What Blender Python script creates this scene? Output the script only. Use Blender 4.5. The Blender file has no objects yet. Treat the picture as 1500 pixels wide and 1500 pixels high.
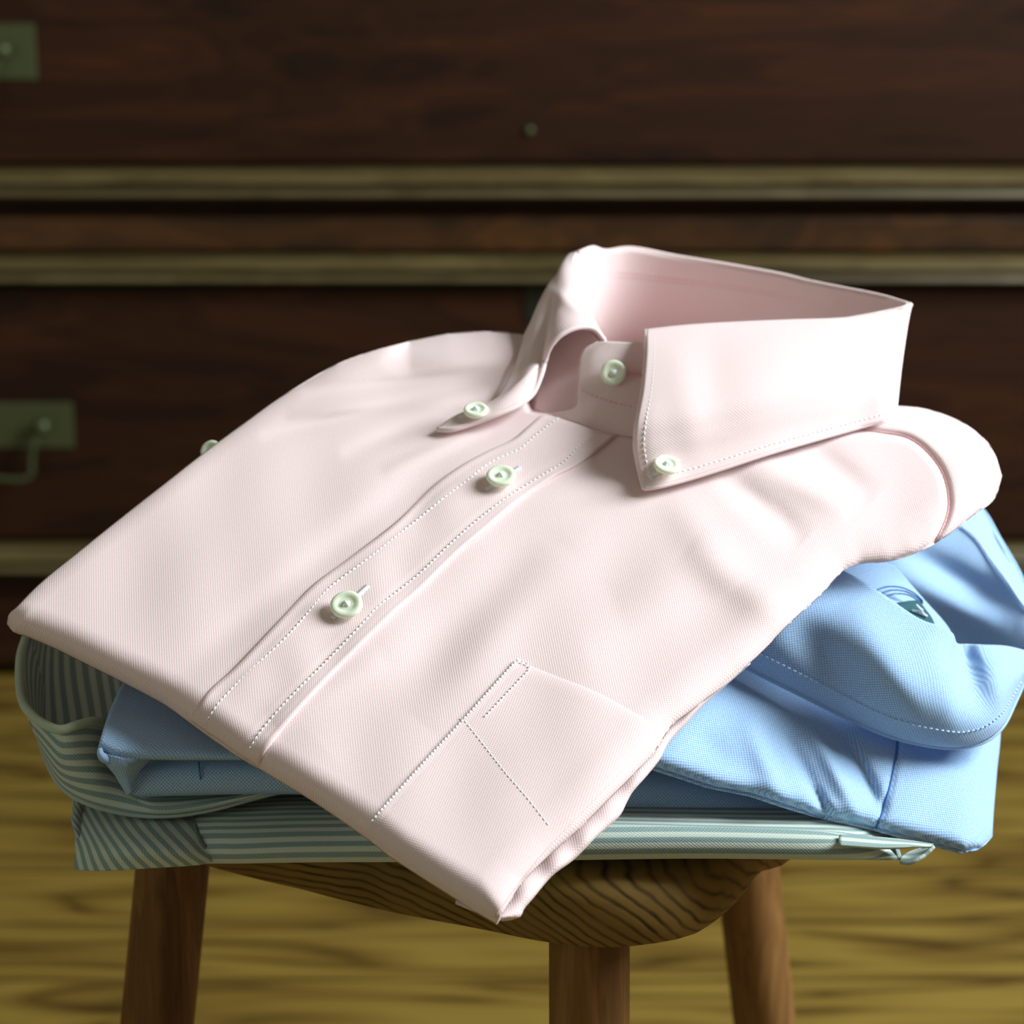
import bpy, math, random
import numpy as np
from mathutils import Vector, Matrix

scene = bpy.context.scene
# ---------------------------------------------------------------- camera
F = 3600.0                      # focal length in pixels of the 1500 px frame
PITCH = math.radians(18.0)
CAM = np.array([0.0, 0.0, 0.821])
CP, SP = math.cos(PITCH), math.sin(PITCH)
cd = bpy.data.cameras.new('camera')
cam = bpy.data.objects.new('camera', cd)
scene.collection.objects.link(cam)
cam.location = CAM
cam.rotation_euler = (math.radians(90) - PITCH, 0, 0)
cd.sensor_width = 36.0
cd.lens = F / 1500 * 36.0
cd.clip_start = 0.05
cd.dof.use_dof = True
cd.dof.focus_distance = 0.83
cd.dof.aperture_fstop = 12.0
scene.camera = cam

# ---------------------------------------------------------------- world, lights, exposure
w = bpy.data.worlds.new('world'); scene.world = w; w.use_nodes = True
w.node_tree.nodes['Background'].inputs[0].default_value = (1.0, 0.87, 0.68, 1)
w.node_tree.nodes['Background'].inputs[1].default_value = 0.16

def area(name, loc, target, sx, sy, power, color):
    l = bpy.data.lights.new(name, 'AREA'); l.shape = 'RECTANGLE'
    l.size = sx; l.size_y = sy; l.energy = power; l.color = color
    o = bpy.data.objects.new(name, l); scene.collection.objects.link(o)
    o.location = loc
    o.rotation_euler = (Vector(target) - Vector(loc)).to_track_quat('-Z', 'Y').to_euler()
    return o
area('window_daylight', (1.36, 0.86, 1.42), (0.05, 0.9, 0.45), 0.7, 0.9, 61, (0.86, 0.96, 1.0))
area('fill_light_left', (-1.5, -0.3, 0.95), (0.0, 0.9, 0.4), 0.9, 1.2, 4.0, (0.78, 1.0, 0.86))  # added greenish fill from the left front, no window on this side
scene.view_settings.view_transform = 'Standard'
scene.view_settings.look = 'None'
scene.view_settings.gamma = 1.0
scene.view_settings.use_curve_mapping = False
scene.view_settings.exposure = 0.0

# ---------------------------------------------------------------- geometry helpers
def ray(x, y):
    x = np.asarray(x, float); y = np.asarray(y, float)
    u = (750 - y) / F
    return np.stack([(x - 750) / F + 0 * u, CP + u * SP, -SP + u * CP], -1)
def PD(x, y, d):                # point at axial distance d
    return CAM + ray(x, y) * np.asarray(d, float)[..., None]
def PY(x, y, Y):                # point at world Y
    r = ray(x, y); return CAM + r * (np.asarray(Y, float) / r[..., 1])[..., None]
def PZ(x, y, Z):
    r = ray(x, y); return CAM + r * ((np.asarray(Z, float) - CAM[2]) / r[..., 2])[..., None]

def curve(pts, n, closed=False):
    """smooth curve through points of any dimension, n samples at even arc length"""
    p = np.asarray(pts, float)
    if closed: p = np.vstack([p[-1:], p, p[:2]])
    seg = np.maximum(np.linalg.norm(np.diff(p[:, :3], axis=0), axis=1), 1e-9)
    t = np.concatenate([[0], np.cumsum(np.sqrt(seg))])
    m = np.zeros_like(p)
    m[1:-1] = (p[2:] - p[:-2]) / (t[2:] - t[:-2])[:, None]
    m[0] = (p[1] - p[0]) / (t[1] - t[0]); m[-1] = (p[-1] - p[-2]) / (t[-1] - t[-2])
    out = []
    rng = range(1, len(p) - 2) if closed else range(len(p) - 1)
    for i in rng:
        h = t[i + 1] - t[i]; s = np.linspace(0, 1, 17)[:-1, None]
        out.append((2*s**3-3*s**2+1)*p[i] + (s**3-2*s**2+s)*h*m[i] + (-2*s**3+3*s**2)*p[i+1] + (s**3-s**2)*h*m[i+1])
    out.append(p[-2:-1] if closed else p[-1:])
    q = np.vstack(out)
    L = np.concatenate([[0], np.cumsum(np.linalg.norm(np.diff(q, axis=0), axis=1))])
    k = np.linspace(0, L[-1], n)
    return np.stack([np.interp(k, L, q[:, c]) for c in range(q.shape[1])], -1)

def coons(bot, right, top, left, nu, nv, warp_u=None, warp_v=None):
    """bot, top run left->right; left, right run bottom->top"""
    B = curve(bot, nu + 1); T = curve(top, nu + 1); R = curve(right, nv + 1); L = curve(left, nv + 1)
    a = np.linspace(0, 1, nu + 1)[None, :, None]; b = np.linspace(0, 1, nv + 1)[:, None, None]
    return ((1-b)*B[None] + b*T[None] + (1-a)*L[:, None] + a*R[:, None]
            - (1-a)*(1-b)*B[0] - a*(1-b)*B[-1] - (1-a)*b*T[0] - a*b*T[-1])

def seg_dist(x, y, pl):
    """distance from many pixels to a polyline"""
    pl = np.asarray(pl, float)[:, :2]; best = np.full(np.shape(x), 1e9)
    for a, b in zip(pl[:-1], pl[1:]):
        d = b - a; L = d @ d + 1e-9
        s = np.clip(((x - a[0]) * d[0] + (y - a[1]) * d[1]) / L, 0, 1)
        best = np.minimum(best, np.hypot(x - a[0] - s * d[0], y - a[1] - s * d[1]))
    return best
def rnd(q):                     # quarter-circle profile 0..1
    q = np.clip(q, 0, 1); return np.sqrt(1 - (1 - q) ** 2)
def ridge(x, y, x0, y0, x1, y1, w, amp):
    dx, dy = x1 - x0, y1 - y0; L = math.hypot(dx, dy)
    s = ((x - x0) * dx + (y - y0) * dy) / L / L; p = ((x - x0) * dy - (y - y0) * dx) / L
    win = np.clip(np.sin(np.clip(s, 0, 1) * math.pi), 0, 1) ** 0.8
    return amp * win * np.exp(-(p / w) ** 2)
def ripple(x, y, seed, scale, amp):
    r = np.random.RandomState(seed); o = np.zeros(np.shape(x))
    for k in range(9):
        a = r.uniform(0, 2 * math.pi); f = 2 * math.pi / (scale * r.uniform(.6, 1.8))
        o = o + np.sin((x * math.cos(a) + y * math.sin(a)) * f + r.uniform(0, 6.28)) / 3
    return o * amp

def mesh_obj(name, verts, faces, mat, parent=None, uvs=None, smooth=True, solid=0, offset=-1, subsurf=0):
    me = bpy.data.meshes.new(name)
    v = np.asarray(verts, float)
    org = ORG.get(parent.name if parent else None, np.zeros(3))
    me.from_pydata((v - org).tolist(), [], [tuple(int(i) for i in f) for f in faces])
    if uvs is not None:
        uvs = np.asarray(uvs, float); lay = me.uv_layers.new(name='UVMap')
        idx = np.zeros(len(me.loops), int); me.loops.foreach_get('vertex_index', idx)
        lay.data.foreach_set('uv', uvs[idx].ravel())
    me.polygons.foreach_set('use_smooth', [smooth] * len(me.polygons))
    me.materials.append(mat); me.update()
    o = bpy.data.objects.new(name, me); scene.collection.objects.link(o)
    if parent: o.parent = parent
    if solid:
        m = o.modifiers.new('thickness', 'SOLIDIFY'); m.thickness = solid; m.offset = offset
    if subsurf:
        m = o.modifiers.new('smooth', 'SUBSURF'); m.levels = m.render_levels = subsurf
    ORG[o.name] = org
    return o
ORG = {}

def grid_faces(nv, nu, base=0, flip=False):
    f = []
    for j in range(nv - 1):
        for i in range(nu - 1):
            a = base + j * nu + i
            q = (a, a + 1, a + nu + 1, a + nu)
            f.append(q[::-1] if flip else q)
    return f
def grid_uv(G, rot=0.0):
    du = np.linalg.norm(np.diff(G, axis=1), axis=2); dv = np.linalg.norm(np.diff(G, axis=0), axis=2)
    nv, nu = G.shape[:2]
    U = np.zeros((nv, nu)); V = np.zeros((nv, nu))
    U[:, 1:] = np.cumsum(du, axis=1); V[1:] = np.cumsum(dv, axis=0)
    U = U - U.mean(axis=1, keepdims=True) * 0.5
    c, s = math.cos(rot), math.sin(rot)
    return np.stack([U * c - V * s, U * s + V * c], -1).reshape(-1, 2)
def sheet(name, G, mat, parent, solid=0.0012, rot=0.0, offset=-1, flip=False):
    nv, nu = G.shape[:2]
    return mesh_obj(name, G.reshape(-1, 3), grid_faces(nv, nu, flip=flip), mat, parent, grid_uv(G, rot), solid=solid, offset=offset)
def closed_sheet(name, Gt, Gb, mat, parent, rot=0.0, pick=None, uv=None):
    """top grid and bottom grid sharing their border"""
    nv, nu = Gt.shape[:2]; n = nv * nu
    V = np.vstack([Gt.reshape(-1, 3), Gb.reshape(-1, 3)])
    ft = grid_faces(nv, nu); fb = []
    def bi(k):
        j, i = divmod(k, nu)
        return k if (j in (0, nv - 1) or i in (0, nu - 1)) else k + n
    for q in grid_faces(nv, nu): fb.append(tuple(bi(k) for k in q[::-1]))
    t = grid_uv(Gt, rot) if uv is None else uv
    U = np.vstack([t, t])
    F_ = [f for f in ft + fb if pick is None or pick(f[0] % n if f[0] >= n else f[0])]
    used = sorted({k for f in F_ for k in f}); mp = {k: i for i, k in enumerate(used)}
    return mesh_obj(name, V[used], [tuple(mp[k] for k in f) for f in F_], mat, parent, U[used])
def loft(name, rows, mat, parent, nu=80, nv=48, rot=0.0):
    """closed cross sections through rows of curves; rows = list of world point lists"""
    C = np.stack([curve(r, nu) for r in rows], 0)
    G = np.stack([curve(C[:, i], nv + 1, closed=True)[:nv + 1] for i in range(nu)], 1)
    n = G.shape[0]
    f = grid_faces(n, nu)
    uv = grid_uv(G, rot)
    V = G.reshape(-1, 3)
    for col, fl in ((0, False), (nu - 1, True)):
        c = G[:-1, col].mean(axis=0); k = len(V); V = np.vstack([V, c]); uv = np.vstack([uv, uv[col]])
        for j in range(n - 1):
            q = (j * nu + col, (j + 1) * nu + col, k)
            f.append(q if fl else q[::-1])
    return mesh_obj(name, V, f, mat, parent, uv)
def box(name, lo, hi, mat, parent=None, bevel=0.0):
    x0, y0, z0 = lo; x1, y1, z1 = hi
    v = [(x0,y0,z0),(x1,y0,z0),(x1,y1,z0),(x0,y1,z0),(x0,y0,z1),(x1,y0,z1),(x1,y1,z1),(x0,y1,z1)]
    f = [(0,3,2,1),(4,5,6,7),(0,1,5,4),(1,2,6,5),(2,3,7,6),(3,0,4,7)]
    o = mesh_obj(name, v, f, mat, parent, smooth=False)
    if bevel:
        m = o.modifiers.new('bevel', 'BEVEL'); m.width = bevel; m.segments = 3
    return o
def thing(name, loc, label, cat, group=None):
    o = bpy.data.objects.new(name, None); scene.collection.objects.link(o)
    o.location = loc; o.empty_display_size = 0.02
    o['label'] = label; o['category'] = cat
    if group: o['group'] = group
    ORG[o.name] = np.array(loc, float)
    return o
def struct(o): o['kind'] = 'structure'; return o
def tube(pts, r, sides=10, closed=False):
    p = np.asarray(pts, float); n = len(p)
    t = np.gradient(p, axis=0); t /= np.linalg.norm(t, axis=1, keepdims=True) + 1e-12
    up = np.array([0.13, 0.2, 1.0]); rr = np.broadcast_to(r, (n,))
    V = []
    for i in range(n):
        a = np.cross(t[i], up); a /= np.linalg.norm(a); b = np.cross(t[i], a)
        for k in range(sides):
            q = 2 * math.pi * k / sides; V.append(p[i] + rr[i] * (math.cos(q) * a + math.sin(q) * b))
    f = [(i*sides+k, i*sides+(k+1) % sides, (i+1)*sides+(k+1) % sides, (i+1)*sides+k) for i in range(n-1) for k in range(sides)]
    f.append(tuple(range(sides))[::-1]); f.append(tuple((n-1)*sides+k for k in range(sides)))
    return np.array(V), f
def merge(parts):
    V, Fs, o = [], [], 0
    for v, f in parts:
        V.append(v); Fs += [tuple(k + o for k in q) for q in f]; o += len(v)
    return np.vstack(V), Fs
def dashes(P, length=0.0013, gap=0.0006, r=0.00028):
    """stitches along a dense world polyline, as small rounded threads"""
    P = np.asarray(P, float)
    L = np.concatenate([[0], np.cumsum(np.linalg.norm(np.diff(P, axis=0), axis=1))])
    at = lambda s: np.array([np.interp(s, L, P[:, c]) for c in range(3)])
    s = 0.0; parts = []
    while s + length < L[-1]:
        q = np.array([at(s), at(s + length * .2), at(s + length * .8), at(s + length)])
        parts.append(tube(q, np.array([r * .45, r, r, r * .45]), 5)); s += length + gap
    return merge(parts)
def frame_from(n, up=(0, 0, 1)):
    n = np.asarray(n, float); n /= np.linalg.norm(n)
    a = np.cross(up, n); a /= np.linalg.norm(a); b = np.cross(n, a)
    return a, b, n

# ---------------------------------------------------------------- materials
class NT:
    def __init__(s, name):
        s.m = bpy.data.materials.new(name); s.m.use_nodes = True; s.t = s.m.node_tree
        s.b = s.t.nodes['Principled BSDF']
    def n(s, kind, **kw):
        x = s.t.nodes.new(kind)
        for k, v in kw.items(): setattr(x, k, v)
        return x
    def l(s, a, b): s.t.links.new(a, b)
    def math(s, op, a, b=None, c=None):
        x = s.n('ShaderNodeMath', operation=op)
        for i, v in enumerate((a, b, c)):
            if v is None: continue
            if hasattr(v, 'links'): s.l(v, x.inputs[i])
            else: x.inputs[i].default_value = v
        return x.outputs[0]
    def mix(s, fac, a, b):
        x = s.n('ShaderNodeMix', data_type='RGBA')
        for i, v in ((0, fac), (6, a), (7, b)):
            if hasattr(v, 'links'): s.l(v, x.inputs[i])
            else: x.inputs[i].default_value = (*v, 1) if isinstance(v, tuple) else v
        return x.outputs[2]
def srgb(r, g, b):
    f = lambda c: (c / 255 / 12.92) if c <= 10 else ((c / 255 + .055) / 1.055) ** 2.4
    return (f(r), f(g), f(b))

def cloth(name, col_a, col_b, pitch=0.00115, stripe=None, translucent=0.12, bump=0.25):
    """oxford weave from two threads; stripe = (period, colour_a, colour_b) along v"""
    k = NT(name)
    uv = k.n('ShaderNodeUVMap'); sep = k.n('ShaderNodeSeparateXYZ'); k.l(uv.outputs[0], sep.inputs[0])
    nz = k.n('ShaderNodeTexNoise'); nz.inputs['Scale'].default_value = 900; nz.inputs['Detail'].default_value = 1; k.l(uv.outputs[0], nz.inputs['Vector'])
    w1 = k.math('SINE', k.math('MULTIPLY', sep.outputs[0], 2 * math.pi / pitch))
    w2 = k.math('SINE', k.math('MULTIPLY', sep.outputs[1], 2 * math.pi / pitch))
    pr = k.math('MULTIPLY_ADD', k.math('MULTIPLY', w1, w2), 0.5, 0.5)
    fac = k.math('ADD', k.math('MULTIPLY', pr, 0.7), k.math('MULTIPLY', nz.outputs[0], 0.3))
    col = k.mix(fac, col_a, col_b)
    if stripe:
        per, sa, sb = stripe
        sn = k.math('SINE', k.math('MULTIPLY', sep.outputs[1], 2 * math.pi / per))
        sf = k.math('MULTIPLY_ADD', sn, 3.0, 0.5)
        sf = k.n('ShaderNodeClamp'); k.l(k.math('MULTIPLY_ADD', sn, 1.6, 0.5), sf.inputs[0])
        dark = k.mix(fac, sa, sb)
        col = k.mix(sf.outputs[0], col, dark)
    nb = k.n('ShaderNodeTexNoise'); nb.inputs['Scale'].default_value = 28; k.l(uv.outputs[0], nb.inputs['Vector'])
    k.l(col, k.b.inputs['Base Color'])
    k.b.inputs['Roughness'].default_value = 0.85
    k.b.inputs['Specular IOR Level'].default_value = 0.2
    k.b.inputs['Sheen Weight'].default_value = 0.15
    bp = k.n('ShaderNodeBump'); bp.inputs['Strength'].default_value = bump; bp.inputs['Distance'].default_value = 0.0003
    k.l(pr, bp.inputs['Height']); k.l(bp.outputs[0], k.b.inputs['Normal'])
    tr = k.n('ShaderNodeBsdfTranslucent'); k.l(col, tr.inputs[0])
    mx = k.n('ShaderNodeMixShader'); mx.inputs[0].default_value = translucent
    k.l(k.b.outputs[0], mx.inputs[1]); k.l(tr.outputs[0], mx.inputs[2])
    k.l(mx.outputs[0], k.t.nodes['Material Output'].inputs[0])
    return k.m
def plain(name, col, rough=0.5, metal=0.0, spec=0.5, sss=0.0, noise=None):
    k = NT(name); b = k.b
    b.inputs['Base Color'].default_value = (*col, 1); b.inputs['Roughness'].default_value = rough
    b.inputs['Metallic'].default_value = metal; b.inputs['Specular IOR Level'].default_value = spec
    if sss:
        b.inputs['Subsurface Weight'].default_value = sss; b.inputs['Subsurface Radius'].default_value = (.002, .002, .001)
        b.inputs['Subsurface Scale'].default_value = 1.0
    tc = k.n('ShaderNodeTexCoord'); nz = k.n('ShaderNodeTexNoise'); k.l(tc.outputs['Object'], nz.inputs['Vector'])
    sc, amt = noise or (60, 0.12)
    nz.inputs['Scale'].default_value = sc
    k.l(k.mix(nz.outputs[0], tuple(c * (1 - amt) for c in col), tuple(min(1, c * (1 + amt)) for c in col)), b.inputs['Base Color'])
    return k.m
def wood(name, dark, mid, light, scale=(1, 8, 8), rough=0.5, grain=6.0, bump=0.1, dist=2.0, spec=0.5, rings=0.6):
    k = NT(name)
    tc = k.n('ShaderNodeTexCoord'); mp = k.n('ShaderNodeMapping'); mp.inputs['Scale'].default_value = scale
    k.l(tc.outputs['Object'], mp.inputs[0])
    n1 = k.n('ShaderNodeTexNoise'); n1.inputs['Scale'].default_value = grain; n1.inputs['Detail'].default_value = 5; n1.inputs['Distortion'].default_value = dist
    n2 = k.n('ShaderNodeTexNoise'); n2.inputs['Scale'].default_value = grain * 7; n2.inputs['Detail'].default_value = 3
    k.l(mp.outputs[0], n1.inputs[0]); k.l(mp.outputs[0], n2.inputs[0])
    rg = k.math('PINGPONG', k.math('MULTIPLY', n1.outputs[0], 16.0), 1.0)
    v = k.math('ADD', k.math('MULTIPLY', n1.outputs[0], 1 - rings * .5), k.math('MULTIPLY', k.math('MULTIPLY', rg, n2.outputs[0]), rings))
    cr = k.n('ShaderNodeValToRGB'); k.l(v, cr.inputs[0])
    e = cr.color_ramp.elements; e[0].position = .3; e[0].color = (*dark, 1); e[1].position = .8; e[1].color = (*light, 1)
    m = e.new(.55); m.color = (*mid, 1)
    k.l(cr.outputs[0], k.b.inputs['Base Color'])
    k.b.inputs['Roughness'].default_value = rough; k.b.inputs['Specular IOR Level'].default_value = spec
    bp = k.n('ShaderNodeBump'); bp.inputs['Strength'].default_value = bump; bp.inputs['Distance'].default_value = 0.002
    k.l(v, bp.inputs['Height']); k.l(bp.outputs[0], k.b.inputs['Normal'])
    return k.m

M_pink = cloth('pink_oxford', srgb(251, 239, 237), srgb(239, 201, 199))
M_blue = cloth('blue_oxford', srgb(208, 230, 247), srgb(90, 146, 208), pitch=0.0013)
M_stripe = cloth('striped_oxford', srgb(214, 222, 208), srgb(192, 204, 190), pitch=0.0013, stripe=(0.0044, srgb(164, 184, 180), srgb(106, 134, 134)))
M_thread_w = plain('white_thread', srgb(240, 244, 246), 0.8)
M_thread_p = plain('pink_thread', srgb(232, 176, 180), 0.8)
M_thread_b = plain('blue_thread', srgb(190, 215, 240), 0.8)
M_seam_b = plain('blue_seam', srgb(70, 110, 170), 0.9)
M_seam_s = plain('grey_green_seam', srgb(90, 112, 106), 0.9)
M_button = plain('button_shell', srgb(228, 236, 212), 0.35, sss=0.3, noise=(300, .06))
M_label = plain('label_green', srgb(20, 78, 84), 0.8)
M_stool = wood('stool_wood', srgb(74, 46, 20), srgb(118, 80, 40), srgb(146, 106, 60), scale=(14, 14, 1.2), rough=0.6, spec=.25, grain=5, bump=.08, rings=.25, dist=.4)
def seat_material():
    k = NT('stool_seat_wood')
    tc = k.n('ShaderNodeTexCoord'); sep = k.n('ShaderNodeSeparateXYZ'); k.l(tc.outputs['Object'], sep.inputs[0])
    nz = k.n('ShaderNodeTexNoise'); nz.inputs['Scale'].default_value = 22; nz.inputs['Detail'].default_value = 3; k.l(tc.outputs['Object'], nz.inputs[0])
    x = k.math('ADD', sep.outputs[0], 0.06); z = k.math('SUBTRACT', sep.outputs[2], SZ - 0.13)
    yy = k.math('MULTIPLY', sep.outputs[1], 0.35)
    r = k.math('SQRT', k.math('ADD', k.math('ADD', k.math('MULTIPLY', x, x), k.math('MULTIPLY', z, z)), k.math('MULTIPLY', yy, yy)))
    r = k.math('MULTIPLY_ADD', nz.outputs[0], 0.012, r)
    wv = k.math('SINE', k.math('MULTIPLY', r, 2 * math.pi / 0.0036))
    ln = k.math('POWER', k.math('MULTIPLY_ADD', wv, 0.5, 0.5), 3.0)
    n2 = k.n('ShaderNodeTexNoise'); n2.inputs['Scale'].default_value = 60; k.l(tc.outputs['Object'], n2.inputs[0])
    ln = k.math('MULTIPLY', ln, k.math('MULTIPLY', n2.outputs[0], 1.3))
    base = k.mix(nz.outputs[0], srgb(96, 72, 34), srgb(150, 120, 62))
    k.l(k.mix(ln, base, srgb(44, 30, 14)), k.b.inputs['Base Color'])
    k.b.inputs['Roughness'].default_value = .75; k.b.inputs['Specular IOR Level'].default_value = .15
    bp = k.n('ShaderNodeBump'); bp.inputs['Strength'].default_value = .3; bp.inputs['Distance'].default_value = .0006; bp.invert = True
    k.l(ln, bp.inputs['Height']); k.l(bp.outputs[0], k.b.inputs['Normal'])
    return k.m
SZ = 0.4425                     # height of the stool seat
M_seat = seat_material()
M_chest = wood('chest_wood', srgb(30, 15, 7), srgb(50, 25, 11), srgb(68, 36, 15), scale=(.6, 4, 5), rough=0.5, spec=.2, grain=3, bump=.04, rings=.3)
M_mould = wood('moulding_wood', srgb(72, 58, 30), srgb(96, 82, 48), srgb(120, 106, 68), scale=(.8, 8, 8), rough=0.42, grain=4, bump=.05, rings=.3)
M_rail = wood('rail_wood', srgb(40, 22, 8), srgb(66, 38, 13), srgb(98, 58, 20), scale=(1.2, 4, 4), rough=0.4, grain=2.2, bump=.04, rings=.3)
M_brass = plain('aged_brass', srgb(86, 92, 62), 0.45, metal=0.6)
M_iron = plain('dark_iron', srgb(34, 36, 26), 0.5, metal=.4)
M_wall = plain('wall_paint', srgb(120, 105, 80), 0.9)

# ---------------------------------------------------------------- room: floor and wall
def floor_material():
    k = NT('oak_floor')
    tc = k.n('ShaderNodeTexCoord'); sep = k.n('ShaderNodeSeparateXYZ'); k.l(tc.outputs['Object'], sep.inputs[0])
    y = k.math('DIVIDE', sep.outputs[1], 0.083)
    row = k.math('FLOOR', y); fr = k.math('FRACT', y)
    cm = k.n('ShaderNodeCombineXYZ')
    k.l(k.math('MULTIPLY_ADD', row, 3.7, k.math('MULTIPLY', sep.outputs[0], 1.3)), cm.inputs[0])
    k.l(k.math('MULTIPLY_ADD', row, 5.3, k.math('MULTIPLY', sep.outputs[1], 11.0)), cm.inputs[1])
    n1 = k.n('ShaderNodeTexNoise'); n1.inputs['Scale'].default_value = 1.7; n1.inputs['Detail'].default_value = 2; n1.inputs['Distortion'].default_value = .5
    k.l(cm.outputs[0], n1.inputs[0])
    cm2 = k.n('ShaderNodeCombineXYZ'); k.l(k.math('MULTIPLY', sep.outputs[0], 6), cm2.inputs[0]); k.l(k.math('MULTIPLY', sep.outputs[1], 160), cm2.inputs[1])
    n2 = k.n('ShaderNodeTexNoise'); n2.inputs['Scale'].default_value = 1.0; n2.inputs['Detail'].default_value = 2
    k.l(cm2.outputs[0], n2.inputs[0])
    rg = k.math('PINGPONG', k.math('MULTIPLY', n1.outputs[0], 11.0), 1.0)
    v = k.math('ADD', k.math('MULTIPLY', rg, 0.55), k.math('MULTIPLY', n2.outputs[0], 0.5))
    cr = k.n('ShaderNodeValToRGB'); k.l(v, cr.inputs[0])
    e = cr.color_ramp.elements; e[0].position = .2; e[0].color = (*srgb(70, 50, 18), 1); e[1].position = .75; e[1].color = (*srgb(140, 115, 50), 1)
    m = e.new(.42); m.color = (*srgb(118, 92, 38), 1)
    gap = k.math('LESS_THAN', k.math('ABSOLUTE', k.math('SUBTRACT', fr, 0.5)), 0.488)
    col = k.mix(gap, srgb(50, 34, 12), cr.outputs[0])
    k.l(col, k.b.inputs['Base Color']); k.b.inputs['Roughness'].default_value = .38
    return k.m
def quad(name, pts, mat):
    return mesh_obj(name, pts, [(0, 1, 2, 3)], mat, smooth=False)
struct(box('floor', (-3, -1.5, -0.03), (3, 2.62, 0), floor_material()))
struct(box('wall_back', (-3, 2.56, 0), (3, 2.62, 2.6), M_wall))

# ---------------------------------------------------------------- chest of drawers
CY = 2.02
def zc(y, Y=CY): return float(PY(750, y, Y)[2])
def xc(x, y, Y=CY): return float(PY(x, y, Y)[0])
chest = thing('chest_of_drawers', (0, CY, 0), 'dark reddish brown wooden chest of drawers with moulded rails behind the stool', 'chest of drawers')
CX0, CX1 = -0.98, 1.02
zt = 1.42
box('carcass', (CX0, CY + .03, zc(990)), (CX1, CY + .5, zt), M_chest, chest, .004)
box('top_board', (CX0 - .02, CY - .02, zt), (CX1 + .02, CY + .51, zt + .03), M_chest, chest, .006)
for sx in (CX0 + .02, CX1 - .10):
    for yy in (CY + .04, CY + .40): box('foot', (sx, yy, 0), (sx + .08, yy + .08, zc(988)), M_chest, chest, .006)
def moulding(name, ytop, ybot, depth, prof, mat):
    z1, z0 = zc(ytop), zc(ybot)
    pr = [(CY + .035, z0)] + [(CY + .03 - depth * a, z0 + (z1 - z0) * b) for a, b in prof] + [(CY + .035, z1)]
    n = len(pr)
    V = [(x, a, b) for x in (CX0 - .01, CX1 + .01) for a, b in pr]
    f = [(i, i + 1, n + i + 1, n + i) for i in range(n - 1)] + [tuple(range(n))[::-1], tuple(range(n, 2 * n))]
    return mesh_obj(name, V, f, mat, chest, smooth=False)
P3 = [(.55, 0), (.85, .06), (1, .2), (.96, .36), (.72, .42), (.72, .5), (.92, .56), (1.02, .68), (.96, .8), (.7, .86), (.66, .93), (.6, 1)]
moulding('moulding', 252, 291, .042, P3, M_mould)
moulding('moulding', 381, 417, .036, P3, M_mould)
moulding('moulding', 807, 842, .036, P3, M_mould)
box('rail', (CX0, CY + .016, zc(376)), (CX1, CY + .04, zc(322)), M_rail, chest, .004)
box('plinth', (CX0, CY + .024, zc(992)), (CX1, CY + .05, zc(850)), M_chest, chest, .004)
def drawer(ytop, ybot):
    return box('drawer', (CX0 + .012, CY + .018, zc(ybot)), (CX1 - .012, CY + .05, zc(ytop)), M_chest, chest, .004)
d1 = drawer(-170, 246); d2 = drawer(426, 800)
def handle(dr, xr, yt, yb):
    """brass plate with a drop bail; xr = right edge of the plate in the photo"""
    z1, z0 = zc(yt), zc(yb); x1 = xc(xr, (yt + yb) / 2); wdt = .098
    x0 = x1 - wdt; yf = CY + .0175
    pl = box('handle_plate', (x0, yf - .003, z0), (x1, yf, z1), M_brass, dr, .0012)
    zm = z0 + (z1 - z0) * .56
    for xx in (x0 + .02, x1 - .025):
        V, f = tube([(xx, yf, zm), (xx, yf - .008, zm), (xx, yf - .016, zm), (xx, yf - .02, zm)], np.array([.006, .005, .0075, .004]), 14)
        mesh_obj('handle_post', V, f, M_brass, pl)
    P = curve([(x0 + .02, yf - .013, zm), (x0 + .013, yf - .016, zm - .02), (x0 + .018, yf - .018, zm - .04), ((x0 + x1) / 2, yf - .019, zm - .046),
               (x1 - .036, yf - .018, zm - .042), (x1 - .035, yf - .017, zm - .03), (x1 - .032, yf - .016, zm - .014), (x1 - .025, yf - .013, zm)], 40)
    V, f = tube(P, .0026, 8); mesh_obj('bail', V, f, M_brass, pl)
handle(d1, 47, 38, 121); handle(d2, 103, 597, 664)
handle(d1, 1720, 40, 123); handle(d2, 1740, 597, 664)
# lock plates in the middle of each drawer
def lock(dr, x, yt, yb, wpx):
    x0, x1 = xc(x, yt), xc(x + wpx, yt)
    pl = box('lock_plate', (x0, CY + .0155, zc(yb)), (x1, CY + .018, zc(yt)), M_iron, dr, .001)
lock(d2, 768, 424, 480, 56)
V, f = tube([(xc(776, 196), CY + .0185, zc(196)), (xc(776, 196), CY + .0145, zc(196)), (xc(776, 196), CY + .013, zc(196))], np.array([.004, .0036, .002]), 12)
mesh_obj('keyhole_stud', V, f, M_brass, d1)

# ---------------------------------------------------------------- stool
SZ = 0.4425
stool = thing('wooden_stool', (0, 0.88, 0), 'three-legged wooden stool with thick rounded seat carrying the stack of shirts', 'stool')
vis = [(330, 1262), (400, 1278), (552, 1316), (704, 1345), (800, 1364), (900, 1373), (1000, 1361), (1045, 1343), (1095, 1300), (1128, 1258)]
ol = [tuple(PZ(x, y, SZ - .021)[:2]) for x, y in vis]
ol += [(.108, .83), (.128, .93), (.142, 1.02), (.128, 1.075), (.085, 1.09), (.02, 1.06), (-.08, 1.0), (-.15, .955), (-.178, .905), (-.165, .862), (-.135, .835)]
O = curve([(a, b, 0) for a, b in ol], 121, closed=True)[:120]
cen = O.mean(axis=0)
V = []; prof = [(.0, .0, 1), (.5, .0, 1), (.9, .0, 1), (.965, -.001, 1), (.99, -.004, 1), (1, -.009, 1), (1.0, -.016, 1), (.992, -.022, 1), (.97, -.0275, 1), (.93, -.031, 1), (.6, -.034, 1), (0, -.034, 1)]
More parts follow.
